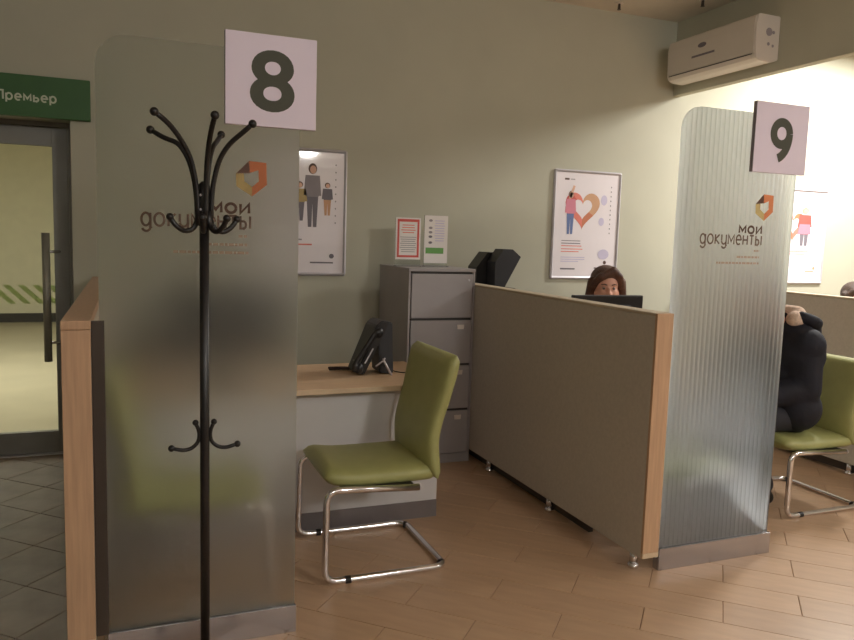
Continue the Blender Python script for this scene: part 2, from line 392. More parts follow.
struct('wall_backroom_left', bx(RX0-.1, RX0, WY+.3, RY, -.06, 3.0), 'cream'); struct('wall_backroom_right', bx(RX1, RX1+.1, WY+.3, RY, -.06, 3.0), 'cream')
struct('floor', bx(RX0, RX1, WY+.3, RY, -.06, 0), mat('pale_gloss_floor', (196, 186, 160), .3, var=.06, scale=2)); struct('ceiling', bx(RX0, RX1, WY+.3, RY, 3.0, 3.1), 'ceil')
struct('baseboard_backroom', bx(RX0, RX1, RY-.02, RY, 0, .14), 'cabd')
for x, y, lb in ((-1.25, 9.6, 'slim white tube light on the back room ceiling near its far wall'), (-1.9, 8.0, 'slim white tube light on the back room ceiling near the glass door')):
    t = thing('ceiling_light', lb, 'ceiling light', (x, y, 3.0), 'back room tube lights')
    tobj('housing', bx(-.5, .5, -.06, .06, -.03, -.001), 'white', t); tobj('diffuser', bx(-.49, .49, -.04, .04, -.05, -.03, .008), 'glowback', t)

# green shop sign above the door
t = thing('wall_sign', 'long green wall sign with pale lettering above the glass door', 'sign', (0, 0, 0))
tobj('board', bx(-1.95, -.2, WY-.05, WY-.001, 2.15, 2.392, .004), 'greensign', t)
text_obj('lettering', 'Премьер', 'signtxt', t, -.71, -.385, 2.236, 2.282, WY-.0508, .28, .2)

# ------------------------------------------------------------------ desk partitions
def partition(x0, y0, y1, h, label, woodtop=False):
    x1 = x0+.088; t = thing('desk_partition', label, 'partition', (x0+.044, (y0+y1)/2, 0)); ox, oy = x0+.044, (y0+y1)/2
    def L(bm): bmesh.ops.translate(bm, verts=bm.verts, vec=(-ox, -oy, 0)); return bm
    ye = y0+.016
    tobj('panel', L(bx(x0, x1, ye, y1, .078, h-.014 if not woodtop else h-.03, .006)), 'fabric', t)
    tobj('top_trim', L(bx(x0-.001, x1+.001, ye if not woodtop else y0, y1, h-.014 if not woodtop else h-.03, h, .004)), 'trim' if not woodtop else 'wood', t)
    e = tobj('end_board', L(bx(x0, x1, y0, ye, .108, h-.001 if not woodtop else h-.031, .002)), 'wood', t)
    tobj('edge_band', L(bx(x0, x1, y0-.001, ye, .085, .107, .001)), 'lightedge', e)
    tobj('light_stop_rail', L(bx(x0+.052, x0+.078, y0+.5, y1, .012, .08)), 'darkmetal', t)  # rail added to block lamp light slipping under the panel
    n = max(3, int((y1-y0)/.8)+1)
    for i in range(n):
        y = y0+.1+(y1-y0-.2)*i/(n-1)
        lg = tobj('leg', L(tb([(x0+.03, y, .02), (x0+.03, y, .082)], .019, 14)), 'chrome', t, True)
        tobj('foot', L(tb([(x0+.03, y, 0), (x0+.03, y, .006), (x0+.03, y, .018), (x0+.03, y, .024)], [.022, .027, .026, .019], 16)), 'chrome', lg, True)
    return t
partition(-.203, 2.655, 5.1, 1.2, 'beige office partition with wooden top beside the glass door', True)
partition(2.148, 2.655, 5.12, 1.203, 'beige fabric desk partition joined to the glass panel by sign 9')
partition(4.475, 2.655, 5.12, 1.19, 'beige fabric desk partition behind the seated person in navy jacket')

# ------------------------------------------------------------------ frosted glass screens
def rounded_profile(x0, x1, zt, rad, cols):
    out = []
    for i in range(cols+1):
        # denser near the corners
        x = x0+(x1-x0)*i/cols; d = min(x-x0, x1-x)
        z = zt if d >= rad else zt-rad+math.sqrt(max(0, rad*rad-(rad-d)**2)); out.append((x, z))
    return out
def glass_screen(x0, x1, zt, label, m, flutes, amp):
    t = thing('glass_partition', label, 'glass partition', ((x0+x1)/2, 2.705, 0)); ox = (x0+x1)/2
    cols = flutes*8 if flutes else 160; bm = bmesh.new(); vv = []
    for i, (x, z) in enumerate(rounded_profile(x0, x1, zt, .10, cols)):
        f = amp*(abs(math.sin(math.pi*flutes*i/cols))-.5) if flutes else 0
        vv.append([bm.verts.new((x-ox, yy, zz)) for yy, zz in ((-.005-f, .06), (-.005-f, z), (.005, z), (.005, .06))])
    for a, b in zip(vv, vv[1:]):
        for k in range(4): bm.faces.new((a[k], b[k], b[(k+1) % 4], a[(k+1) % 4]))
    bm.faces.new(vv[0]); bm.faces.new(vv[-1][::-1])
    g = tobj('glass_panel', bm, m, t)
    for p in g.data.polygons: p.use_smooth = abs(p.normal.y) > .5 and bool(flutes)
    bm = bmesh.new(); box(bm, x0+.012-ox, x1+.004-ox, -.022, -.0062, 0, .105, .0015); box(bm, x0+.012-ox, x1+.004-ox, .0062, .022, 0, .105, .0015)
    box(bm, x0+.012-ox, x1+.004-ox, -.0062, .0062, 0, .055)
    tobj('base_channel', bm, 'steel', t)
    tobj('edge_post', bx(x0-.024-ox, x0+(.016 if flutes == 0 else -.001)-ox, -.03, -.0085 if flutes == 0 else .018, .105, 1.196, .002), 'darkmetal', t)
    y = -.0068-amp*.5
    def mk(dx):
        q = dx-ox
        text_obj('lettering', 'мои', 'f_txt', g, .262+q, .402+q, 1.562, 1.603, y, .27, .16)
        text_obj('lettering', 'документы', 'f_txt2', g, .041+q, .405+q, 1.51, 1.56, y, .23, .16)
        # folded-page emblem
        X, Z = .352+q, 1.626; w, h = .107, .122
        def p(a, b): return (X+w*a, Z+h*b)
        flat('emblem_fold', [p(0, .62), p(.42, 1), p(.45, .66)], 'f_brown', g, y)
        flat('emblem_ring', [p(.42, 1), p(.98, .97), p(1, .35), p(.52, 0), p(.52, .27), p(.74, .44), p(.72, .75), p(.45, .66)], 'f_orange', g, y)
        flat('emblem_ring', [p(0, .62), p(.02, .27), p(.52, 0), p(.52, .27), p(.27, .42), p(.26, .64)], 'f_yellow', g, y)
        for (a, b, z) in ((.362, .398, 1.482), (.262, .4, 1.452), (.145, .4, 1.424)):
            xx = a
            while xx < b:
                e = min(b, xx+random.uniform(.012, .03)); flat('small_print', rect(xx+q, e-.004+q, z, z+.009), 'f_faint', g, y); xx = e
    mk(0 if x0 < 1 else 2.343)
    return t
glass_screen(-.09, .573, 2.122, 'plain frosted glass screen behind the black coat rack', 'frost', 0, 0)
glass_screen(2.254, 2.935, 2.11, 'ribbed frosted glass screen at the end of the partition under sign 9', 'ribbed', 26, .0048)
def number_sign(x0, z0, w, ch, dbox, label):
    t = thing('number_sign', label, 'sign', (x0+w/2, 2.69, z0))
    tobj('board', bx(-w/2, w/2, -.014, .0055, 0, w-.003, .0012), 'sign', t)
    tobj('board_edge', bx(-w/2-.0015, -w/2, -.0135, .0055, .001, w-.004), 'greyprint', t)
    a, b, c, d = dbox
    (font_obj('digit', ch, 'digit', t, a, b, c, d, -.0147, .022) if ch == '8' else text_obj('digit', ch, 'digit', t, a, b, c, c+(d-c)*.76, -.0147, .35, 0))
number_sign(.314, 1.866, .312, '8', (-.075, .079, .05, .258), 'white square number sign 8 mounted on the plain frosted glass')
number_sign(2.641, 1.845, .318, '9', (-.07, .066, .047, .252), 'white square number sign 9 mounted on the ribbed frosted glass')

# ------------------------------------------------------------------ visitor chairs
def make_chair(label, loc, rz):
    t = thing('visitor_chair', label, 'chair', loc, 'green cantilever visitor chairs')
    bm = bmesh.new(); secs = []
    X = Vector((1, 0, 0)); Yv = Vector((0, 1, 0)); Zv = Vector((0, 0, 1))
    N = 22
    for i in range(N+1):
        s = i/N; x = -.272+.512*s
        zc = .449+.012*max(0, 1-s*4)-.008*math.sin(math.pi*s)-.012*max(0, s-.6)
        e = min(1, math.sqrt(max(0, 1-(1-min(1, s/.10))**2))+.0); e2 = min(1, .55+.45*math.sqrt(max(0, 1-(1-min(1, (1-s)/.08))**2)))
        th = .05*max(.2, e)*e2; hw = .243*(1-.10*(1-min(1, s/.14))**2)
        secs.append(((x, 0, zc), Yv, hw, Zv, th))
    tobj('seat', loft(bm, secs, 36, 3.0), 'green', t, True)
    bm = bmesh.new(); secs = []
    for i in range(N+1):
        s = i/N; z = .425+.555*s
        x = .236-.012*math.sin(math.pi*min(1, s*1.6)) + .08*max(0, s-.28)**1.2/.72**1.2
        e = math.sqrt(max(0, 1-(1-min(1, (1-s)/.07))**2)); b = math.sqrt(max(0, 1-(1-min(1, s/.08))**2))
        th = .046*max(.15, e)*max(.3, b); hw = .264-.02*math.sin(math.pi*min(1, s*1.25))*(s < .8)
        hw *= (.93+.07*max(.0, e))
        secs.append(((x, 0, z), Yv, hw, Vector((1, 0, -.16)).normalized(), th))
    tobj('backrest', loft(bm, secs, 36, 3.0), 'green', t, True)
    sd = lambda s: [(.145, s*.268, .397), (-.275, s*.268, .42), (-.28, s*.275, .0158), (.283, s*.275, .0158)]
    path = smoothpath(sd(-1)+sd(1)[::-1], .06, 7)
    tobj('tube_frame', tb(path, .0152, 14), 'chrome', t, True)
    for s in (-1, 1):
        tobj('floor_glide', tb([(-.19, s*.275, .0168), (-.165, s*.275, .0168)], .0166, 12), 'black', t)
        tobj('floor_glide', tb([(.267, s*.245, .0168), (.283, s*.235, .0168)], .0166, 12), 'black', t)
        tobj('tube_cap', tb([(.144, s*.268, .397), (.15, s*.268, .3965)], .0145, 12), 'alu', t)
    tobj('seat_mount', bx(-.2, .12, -.262, .262, .408, .414), 'black', t)
    t.rotation_euler.z = rz
    return t
ch = make_chair('lime green cantilever chair standing empty before the white desk panel', (1.05, 3.285, 0), 0)
def dup(o, loc, rz, label, group=None):
    c = copy_tree(o); c.location = loc; c.rotation_euler.z = rz; c['label'] = label
    if group: c['group'] = group
    return c
c2 = dup(ch, (3.685, 3.285, 0), 0, 'lime green cantilever chair under the seated person in navy jacket'); c2.scale.z = .885
dup(ch, (.24, 3.2, 0), math.pi, 'lime green cantilever chair blurred behind the plain frosted glass')
dup(ch, (2.62, 3.13, 0), math.pi, 'lime green cantilever chair blurred behind the ribbed frosted glass')

# ------------------------------------------------------------------ desks
def make_desk(x0, x1, label):
    t = thing('office_desk', label, 'desk', (x0, 3.54, 0), 'counter desks'); w = x1-x0
    top = tobj('worktop', bx(0, w, 0, .71, .722, .75, .003), 'deskw', t); tobj('edge_band', bx(0, w, -.002, -.0005, .724, .748), 'lightedge', top)
    tobj('front_panel', bx(.02, w-.02, .09, .112, .095, .722, .001), 'panel', t)
    tobj('kick_strip', bx(.02, w-.018, .088, .112, 0, .094, .001), 'kick', t)
    for x in (.02, w-.042): tobj('side_panel', bx(x, x+.022, .113, .67, 0, .722, .001), 'panel', t)
    return t
d8 = make_desk(-.108, 1.56, 'light wood desk with white front panel carrying the black telephone')
d9 = make_desk(2.243, 3.9, 'light wood desk where the brown-haired clerk sits')
d10 = make_desk(4.57, 6.3, 'light wood desk of the booth beyond the farther partition')

# ------------------------------------------------------------------ filing cabinets
def cabinet(x0, y0, n, label):
    w, d, dh = .467, .6, .305; H = .065+n*dh+.02
    t = thing('filing_cabinet', label, 'cabinet', (x0+w/2, y0, 0)); a = -w/2; b = w/2
    bm = bmesh.new(); box(bm, a, a+.012, .002, d, 0, H-.02); box(bm, b-.012, b, .002, d, 0, H-.02); box(bm, a+.012, b-.012, d-.01, d, 0, H-.02)
    box(bm, a+.012, b-.012, .004, d-.01, 0, .06)
    for i in range(1, n): box(bm, a+.012, b-.012, .02, d-.01, .06+i*dh, .066+i*dh)
    tobj('body', bm, 'cab', t); tobj('top_panel', bx(a-.002, b+.002, -.002, d, H-.02, H, .003), 'cab', t)
    for i in range(n):
        z = .066+i*dh; dr = tobj('drawer', bx(a+.02, b-.016, 0, .03, z, z+dh-.016, .004), 'cab', t)
        tobj('grip_recess', bx(a+.022, b-.018, .012, .028, z+dh-.0155, z+dh-.002), 'cabd', dr)
        if i < n-1:
            tobj('label_holder', pr([(b-.12, z+dh-.045), (b-.07, z+dh-.045), (b-.073, z+dh-.075), (b-.117, z+dh-.075)], 'y', -.001, -.006), 'white', dr)
        else: tobj('lock', tb([(b-.045, .001, z+dh-.055), (b-.045, -.006, z+dh-.055)], .007, 10), 'alu', dr)
    return H
HC = cabinet(1.675, 4.51, 4, 'tall grey steel filing cabinet with four drawers beside the desk partition')
H2 = cabinet(2.27, 4.56, 3, 'lower grey steel cabinet carrying the black printer behind the desk partition')

# paper holders on the tall cabinet
def holder(x0, z0, w, h, y, label, kind):
    t = thing('leaflet_holder', label, 'notice', (x0+w/2, y, HC))
    zb = z0-HC; a, b = -w/2, w/2
    tobj('foot', pr([(a, 0), (b, 0), (b, .004), (a, .004)], 'y', -.03, .03), 'acryl', t)
    tobj('back_plate', bx(a, b, .002, .005, .004, zb+h), 'acryl', t)
    sh = tobj('sheet', bx(a+.001, b-.001, -.001, .0015, zb, zb+h-.002), 'paper2', t)
    Z0, Z1 = zb, zb+h
    def bars(x0, x1, z0, z1, m, n, hh):
        for i in range(n):
            z = z1-(z1-z0)*i/max(1, n-1); q = random.uniform(.0, .25)*(x1-x0)/2
            flat('print_line', rect(x0+q, x1-q, z, z+hh), m, sh, -.0012)
    if kind == 'red':
        for r in (rect(a+.012, b-.012, Z1-.03, Z1-.012), rect(a+.012, b-.012, Z0+.014, Z0+.028), rect(a+.012, a+.026, Z0+.028, Z1-.03), rect(b-.026, b-.012, Z0+.028, Z1-.03)):
            flat('red_border', r, 'red', sh, -.0012)
        bars(a+.035, b-.035, Z1-.105, Z1-.055, 'salmon', 4, .006); bars(a+.03, b-.03, Z0+.05, Z1-.135, 'greyprint', 8, .004)
    else:
        flat('green_band', rect(a+.012, b-.03, Z0+.065, Z0+.105), 'gprint', sh, -.0012)
        bars(a+.07, b-.02, Z0+.15, Z1-.04, 'lilac', 9, .006)
        for z in (.14, .18, .21, .24, .29): flat('icon', ellip(a+.045, Z0+z, .014, .009, 10), 'slate' if z < .2 else 'greyprint', sh, -.0012)
holder(1.677, 1.352, .181, .283, 4.8, 'red-bordered notice in a clear stand on the filing cabinet', 'red')
holder(1.884, 1.33, .174, .326, 4.8, 'white leaflet with green band in a clear stand on the filing cabinet', 'white')

# ------------------------------------------------------------------ printer behind the partition
t = thing('office_printer', 'black printer with raised paper tray behind the beige desk partition', 'printer', (2.5, 4.84, H2))
tobj('body', bx(-.2, .04, -.2, .14, 0, .17, .02), 'blackp', t)
tobj('rear_cover', pr([(-.2, .16), (.02, .16), (.0, .41), (-.117, .414), (-.2, .307)], 'y', -.02, .13), 'blackp', t)
q = 1.0
bm = pr([(-.125, .165), (-.052, .165), (.072, .387), (.006, .439), (-.065, .439), (-.125, .35)], 'y', -.16, -.03)
tobj('paper_tray', bm, 'darkp', t)
tobj('control_strip', bx(-.14, .02, -.203, -.199, .09, .14), 'darkp', t)

# ------------------------------------------------------------------ telephone
t = thing('desk_telephone', 'black office telephone propped upright on the light wood desk', 'telephone', (1.245, 3.9, .75))
bm = pr([(-.105, .012), (-.06, .004), (.06, .255), (.075, .29), (.03, .296), (.0, .27)], 'y', -.06, .13); bmesh.ops.bevel(bm, geom=bm.edges[:], offset=.006, segments=2, affect='EDGES')
body = tobj('body', bm, 'blackp', t)
bm = pr([(.03, .01), (.11, .0), (.098, .285), (.05, .293), (.02, .2)], 'y', -.045, .10); bmesh.ops.bevel(bm, geom=bm.edges[:], offset=.006, segments=2, affect='EDGES')
tobj('rear_stand', bm, 'darkp', t)
pth = smoothpath([(-.118, -.085, .03), (-.122, -.085, .07), (-.075, -.085, .14), (-.012, -.085, .235), (.022, -.085, .245)], .03, 5)
hs = tobj('handset', tb(pth, [.02]*4+[.015]*(len(pth)-8)+[.02]*4, 12), 'blackp', t, True)
tobj('ear_cup', ball(bmesh.new(), (-.098, -.08, .045), (.022, .026, .03)), 'blackp', hs, True); tobj('ear_cup', ball(bmesh.new(), (.012, -.08, .235), (.022, .026, .028)), 'blackp', hs, True)
tobj('silver_trim', tb([(-.075, -.107, .075), (-.03, -.107, .155)], .004, 6), 'alu', hs)
tobj('keypad', pr([(-.086, .06), (-.082, .055), (-.03, .165), (-.034, .168)], 'y', -.03, .09), 'kick', body)
bm = bmesh.new(); tube(bm, [(.028, -.1, .095), (.08, -.1, .004)], .006, 8); tube(bm, [(-.012, -.1, .055), (.03, -.1, .085), (.04, -.1, .1)], .005, 8); tobj('prop_leg', bm, 'alu', t, True)
coil = []
for i in range(140):
    s = i/139; coil.append((-.21+.17*s, .13-.05*s*s+.006*math.cos(i*1.1), .012+.006*math.sin(i*1.1)))
tobj('handset_cord', tb(coil, .0056, 6), 'cord', t, True)
tobj('line_cord', tb(smoothpath([(.09, .03, .03), (.13, .02, .004), (.17, -.05, .004), (.24, .0, .004)], .03), .003, 6), 'black', t, True)

# ------------------------------------------------------------------ monitors
def monitor(x, y, w, ztop, label, rz=0):
    t = thing('computer_monitor', label, 'monitor', (x, y, .75)); h = min(.36, w*.62); zt = ztop-.75
    tobj('casing', bx(-w/2, w/2, -.02, .02, zt-h, zt, .006), 'blackp', t)
    tobj('back_bulge', bx(-w*.3, w*.3, -.05, -.02, zt-h+.05, zt-.06, .012), 'blackp', t)
    tobj('screen', bx(-w/2+.012, w/2-.012, .0205, .022, zt-h+.018, zt-.012), 'darkp', t)
    tobj('stand', bx(-.03, .03, -.075, -.045, .01, zt-h+.14, .005), 'blackp', t); tobj('foot', bx(-.12, .12, -.14, .08, 0, .012, .004), 'blackp', t)
    t.rotation_euler.z = rz
monitor(2.835, 4.0, .51, 1.174, 'black computer monitor hiding the lower face of the brown-haired clerk', R(-2))
monitor(.43, 3.74, .56, 1.24, 'dark computer monitor blurred behind the plain frosted glass')

# ------------------------------------------------------------------ coat rack
t = thing('coat_rack', 'black metal coat rack with curved arms before the plain frosted glass', 'coat rack', (.2195, 2.4, 0))
tobj('pole', tb([(0, 0, .04), (0, 0, 1.64)], .0145, 16), 'black', t, True)
tobj('collar', tb([(0, 0, 1.515), (0, 0, 1.52), (0, 0, 1.61), (0, 0, 1.64), (0, 0, 1.65)], [.016, .021, .021, .017, .008], 16), 'black', t, True)
for deg, r, zt in ((213, .172, 1.832), (152, .17, 1.802), (275, .165, 1.826), (66, .165, 1.812), (328, .155, 1.822)):
    c, s = math.cos(R(deg)), math.sin(R(deg))
    prof = [(.022, 1.52), (.024, 1.60), (.032, 1.66), (.05, 1.72), (.082, 1.765), (.125, zt-.025), (r, zt)]
    pth = smoothpath([(a*c, a*s, z) for a, z in prof], .03, 4)
    am = tobj('arm', tb(pth, [.0076]*(len(pth)-1)+[.007], 10), 'black', t, True); tobj('knob', ball(bmesh.new(), (r*c, r*s, zt), .0125), 'black', am, True)
for deg in (185, 262, 305, 8):
    c, s = math.cos(R(deg)), math.sin(R(deg)); r = .1
    prof = [(.018, 1.56), (.022, 1.525), (.035, 1.503), (.06, 1.498), (.085, 1.515), (r, 1.54)]
    pth = smoothpath([(a*c, a*s, z) for a, z in prof], .02, 4)
    am = tobj('hook', tb(pth, .0078, 10), 'black', t, True); tobj('knob', ball(bmesh.new(), (r*c, r*s, 1.54), .0115), 'black', am, True)
for deg in (183, 357, 90, 270):
    if deg in (90, 270): continue
    c, s = math.cos(R(deg)), math.sin(R(deg))
    prof = [(.028, .902), (.02, .885), (.016, .865), (.02, .84), (.04, .822), (.065, .818), (.1, .828)]
    pth = smoothpath([(a*c, a*s, z) for a, z in prof], .012, 4)
    am = tobj('hook', tb(pth, .006, 10), 'black', t, True)
    tobj('knob', ball(bmesh.new(), (.1*c, .1*s, .828), .0105), 'black', am, True); tobj('knob', ball(bmesh.new(), (.028*c, .028*s, .904), .0095), 'black', am, True)
for z in (1.565, 1.608):
    for deg in (235, 283, 330): tobj('bolt', ball(bmesh.new(), (.0325*math.cos(R(deg))*.68, .0325*math.sin(R(deg))*.68, z), .0042, 8, 6), 'alu', t, True)
for deg in (40, 130, 220, 310):
    c, s = math.cos(R(deg)), math.sin(R(deg))
    tobj('base_leg', tb(smoothpath([(0.01*c, .01*s, .12), (.09*c, .09*s, .075), (.2*c, .2*s, .013)], .05), .011, 10), 'black', t, True)

# ------------------------------------------------------------------ air conditioner on the bulkhead
t = thing('air_conditioner', 'white wall air conditioner mounted on the green bulkhead', 'air conditioner', (4.22, 4.575, 2.78))
prof = [(0, .02), (0, .315), (-.19, .315), (-.207, .30), (-.215, .24), (-.213, .05), (-.2, .022), (-.16, .004), (-.06, 0)]
bm = pr(prof, 'y', -.455, .455); bmesh.ops.bevel(bm, geom=[e for e in bm.edges], offset=.006, segments=2, affect='EDGES')
tobj('casing', bm, 'acw', t)
tobj('front_panel', pr([(-.2145, .052), (-.2175, .06), (-.2195, .24), (-.2115, .296), (-.2065, .302)], 'y', -.442, .442), 'acw', t)
tobj('louver', pr([(-.2095, .04), (-.201, .022), (-.199, .02), (-.2125, .042)], 'y', -.41, .41), 'white', t)
tobj('louver_gap', pr([(-.2140, .049), (-.2120, .044), (-.2148, .044), (-.2155, .049)], 'y', -.43, .43), 'cabd', t)
def acprint(name, y0, y1, z0, z1, ell):
    poly = ellip((y0+y1)/2, (z0+z1)/2, (y1-y0)/2, (z1-z0)/2) if ell else rect(y0, y1, z0, z1)
    tobj(name, pr(poly, 'x', -.2196, -.2207), 'slate', t)
acprint('badge', .02, .11, .196, .232, True); acprint('badge_line', -.07, .17, .135, .15, False)
for (x, z, r) in ((-.1, .2, .028), (-.1, .12, .012), (-.06, .11, .01), (-.06, .2, .012)): tobj('side_vent', tb([(x, -.4555, z), (x, -.457, z)], r, 12), 'greyprint', t)

# ceiling sprinklers
for x, y, lb in ((3.5, 5.0, 'small dark sprinkler head on the ceiling close to the back wall'), (3.99, 4.65, 'small dark sprinkler head on the ceiling right above the air conditioner')):
    t = thing('sprinkler', lb, 'sprinkler', (x, y, CZ), 'ceiling sprinklers')
    tobj('rosette', tb([(0, 0, -.006), (0, 0, -.001)], .03, 14), 'white', t); tobj('head', tb([(0, 0, -.05), (0, 0, -.045), (0, 0, -.006)], [.016, .012, .009], 10), 'darkmetal', t)

# ------------------------------------------------------------------ posters
def poster(x0, z0, w, h, label, kind):
    t = thing('framed_poster', label, 'poster', (x0+w/2, WY, z0)); a, b = -w/2, w/2; f = .022
    bm = bmesh.new(); r = .018
    def rr(x0, x1, z0, z1, r):
        out = []
        for cx, cz, s in ((x1-r, z1-r, 0), (x0+r, z1-r, 90), (x0+r, z0+r, 180), (x1-r, z0+r, 270)):
            for k in range(5): an = R(s+k*22.5); out.append((cx+r*math.cos(an), cz+r*math.sin(an)))
        return out
    O = rr(a, b, 0, h, r); I = rr(a+f, b-f, f, h-f, .002); n = len(O); rings = []
    for ring, y in ((O, -.001), (O, -.012), ([((p[0]+q[0])/2, (p[1]+q[1])/2) for p, q in zip(O, I)], -.02), (I, -.012), (I, -.004)):
        rings.append([bm.verts.new((p[0], y, p[1])) for p in ring])
    for A, B in zip(rings, rings[1:]):
        for k in range(n): bm.faces.new((A[k], A[(k+1) % n], B[(k+1) % n], B[k]))
    bm.faces.new(rings[0])
    tobj('frame', bm, 'alu', t)
    sh = tobj('sheet', bx(a+f, b-f, -.009, -.005, f, h-f), 'paper', t)
    W, Hh = w-2*f, h-2*f
    def P(u, v): return (a+f+W*u, h-f-Hh*v)
    def poly(name, pts, m, y=-.0092, t_=.0006): return flat(name, [P(*p) for p in pts], m, sh, y, t_)
    def el(name, u, v, ru, rv, m, y=-.0096): return flat(name, ellip(P(u, v)[0], P(u, v)[1], ru*W, rv*Hh, 18), m, sh, y, .0006)
    def line(u0, u1, v, m, hh=.008): poly('print_line', [(u0, v), (u1, v), (u1, v+hh), (u0, v+hh)], m)
    def heart(u, v, s, cols):
        def hp(tt, k): x = 16*math.sin(tt)**3; y = 13*math.cos(tt)-5*math.cos(2*tt)-2*math.cos(3*tt)-math.cos(4*tt); return (u+s*k*x/17, v-s*k*W/Hh*(y-0)/17)
        n = 48; k = 0
        for i, m in enumerate(cols):
            i0, i1 = n*i//len(cols), n*(i+1)//len(cols)
            pts = [hp(2*math.pi*j/n, 1) for j in range(i0, i1+1)]+[hp(2*math.pi*j/n, .55) for j in range(i1, i0-1, -1)]
            poly('heart_print', pts, m)
    def figure(u, v0, v1, wd, top, bottom, head='skinp', hairm='txt'):
        H = v1-v0
        poly('figure_legs', [(u-wd*.42, v0+H*.46), (u+wd*.42, v0+H*.46), (u+wd*.3, v1), (u+wd*.06, v1), (u, v0+H*.62), (u-wd*.06, v1), (u-wd*.3, v1)], bottom, -.0098)
        poly('figure_torso', [(u-wd*.5, v0+H*.18), (u+wd*.5, v0+H*.18), (u+wd*.62, v0+H*.5), (u+wd*.45, v0+H*.5), (u+wd*.4, v0+H*.52), (u-wd*.4, v0+H*.52), (u-wd*.45, v0+H*.5), (u-wd*.62, v0+H*.5)], top, -.0104)
        el('figure_hair', u, v0+H*.075, wd*.3, H*.085, hairm, -.0098); el('figure_head', u+wd*.03, v0+H*.09, wd*.22, H*.065, head, -.0104)
    if kind == 'heart':
        heart(.43, .335, .29, ['tan', 'tan', 'orange', 'salmon', 'red', 'salmon'])
        figure(.24, .18, .59, .14, 'pink', 'blue'); poly('raised_arm', [(.2, .25), (.24, .25), (.3, .13), (.27, .12)], 'skinp', -.0104)
        line(.13, .2, .055, 'txt', .018); line(.22, .29, .06, 'greyprint', .008)
        for v, m, e in ((.65, 'greyprint', .42), (.675, 'slate', .42), (.70, 'salmon', .44), (.73, 'salmon', .46), (.755, 'salmon', .4), (.81, 'lilac', .5), (.83, 'lilac', .5), (.85, 'lilac', .4)): line(.12, e, v, m)
        line(.12, .35, .92, 'slate', .014); line(.66, .82, .91, 'brown', .012); el('emblem', .83, .86, .025, .018, 'brown'); el('emblem', .80, .78, .09, .05, 'lilac')
        for k in range(11): el('dot_print', .88, .12+.045*k, .008, .008, 'greyprint' if k % 3 else 'slate')
        el('stamp_print', .77, .25, .05, .05, 'lilac'); el('stamp_print', .74, .46, .045, .04, 'lilac')
    elif kind == 'family':
        figure(.30, .1, .62, .2, 'slate', 'greyprint'); figure(.62, .1, .62, .17, 'greyprint', 'slate'); figure(.8, .25, .52, .11, 'slate', 'tan')
        figure(.46, .25, .57, .16, 'yellow', 'slate')
        heart(.25, .35, .2, ['tan', 'yellow', 'tan', 'yellow'])
        line(.12, .5, .72, 'greyprint', .012); line(.12, .62, .76, 'salmon', .012); line(.1, .45, .84, 'greyprint', .008)
        el('emblem', .86, .86, .03, .02, 'slate'); line(.6, .88, .91, 'slate', .012)
        for k in range(9): el('dot_print', .9, .1+.06*k, .008, .007, 'greyprint')
    else:
        heart(.34, .37, .26, ['orange', 'salmon', 'salmon', 'orange', 'tan', 'salmon'])
        figure(.58, .18, .6, .24, 'red', 'slate', hairm='tan'); poly('coat_skirt', [(.47, .36), (.69, .36), (.72, .47), (.44, .47)], 'pink', -.0108)
        for v, m, e in ((.66, 'salmon', .7), (.69, 'salmon', .62), (.79, 'lilac', .5), (.82, 'lilac', .45)): line(.14, e, v, m)
        line(.66, .84, .88, 'tan', .012); el('emblem', .84, .85, .025, .018, 'tan'); line(.12, .22, .06, 'txt', .016)
poster(3.118, 1.207, .632, .866, 'framed poster with a heart ring and a figure in blue beside sign 9', 'heart')
poster(.81, 1.214, .632, .876, 'framed poster of grey figures half hidden by the frosted glass', 'family')
poster(5.432, 1.183, .628, .864, 'framed poster with a figure in a red coat on the bright wall', 'coat')

# ------------------------------------------------------------------ office chairs of the clerks
def office_chair(loc, label):
    t = thing('office_chair', label, 'chair', loc, 'black office chairs')
    tobj('seat', bx(-.23, .23, -.23, .22, .40, .465, .025, 3), 'blackp', t, True)
    bm = bmesh.new(); tobj('backrest', loft(bm, [((0, .235+.03*s, .50+.46*s), (1, 0, 0), .2*(1-.25*abs(2*s-1)**3), (0, 1, 0), .03) for s in [i/10 for i in range(11)]], 24, 3), 'blackp', t, True)
    tobj('back_bar', tb(smoothpath([(0, .1, .385), (0, .29, .385), (0, .29, .62)], .06), .014, 8), 'blackp', t, True)
    tobj('gas_lift', tb([(0, 0, .08), (0, 0, .4)], .025, 12), 'darkmetal', t, True)
    for k in range(5):
        c, s = math.cos(k*1.2566+.3), math.sin(k*1.2566+.3); lg = tobj('base_arm', tb([(0, 0, .09), (.27*c, .27*s, .065)], [.022, .014], 8), 'blackp', t, True)
        tobj('castor', tb([(.27*c-.018*s, .27*s+.018*c, .028), (.27*c+.018*s, .27*s-.018*c, .028)], .028, 12), 'blackp', lg, True)
    return t
oc = office_chair((3.03, 4.66, 0), 'black office chair under the brown-haired clerk behind the monitor')
dup(oc, (.22, 4.55, 0), .25, 'black office chair standing empty behind the plain frosted glass')
dup(oc, (5.75, 4.86, 0), 0, 'black office chair under the clerk in the booth with the red coat poster')

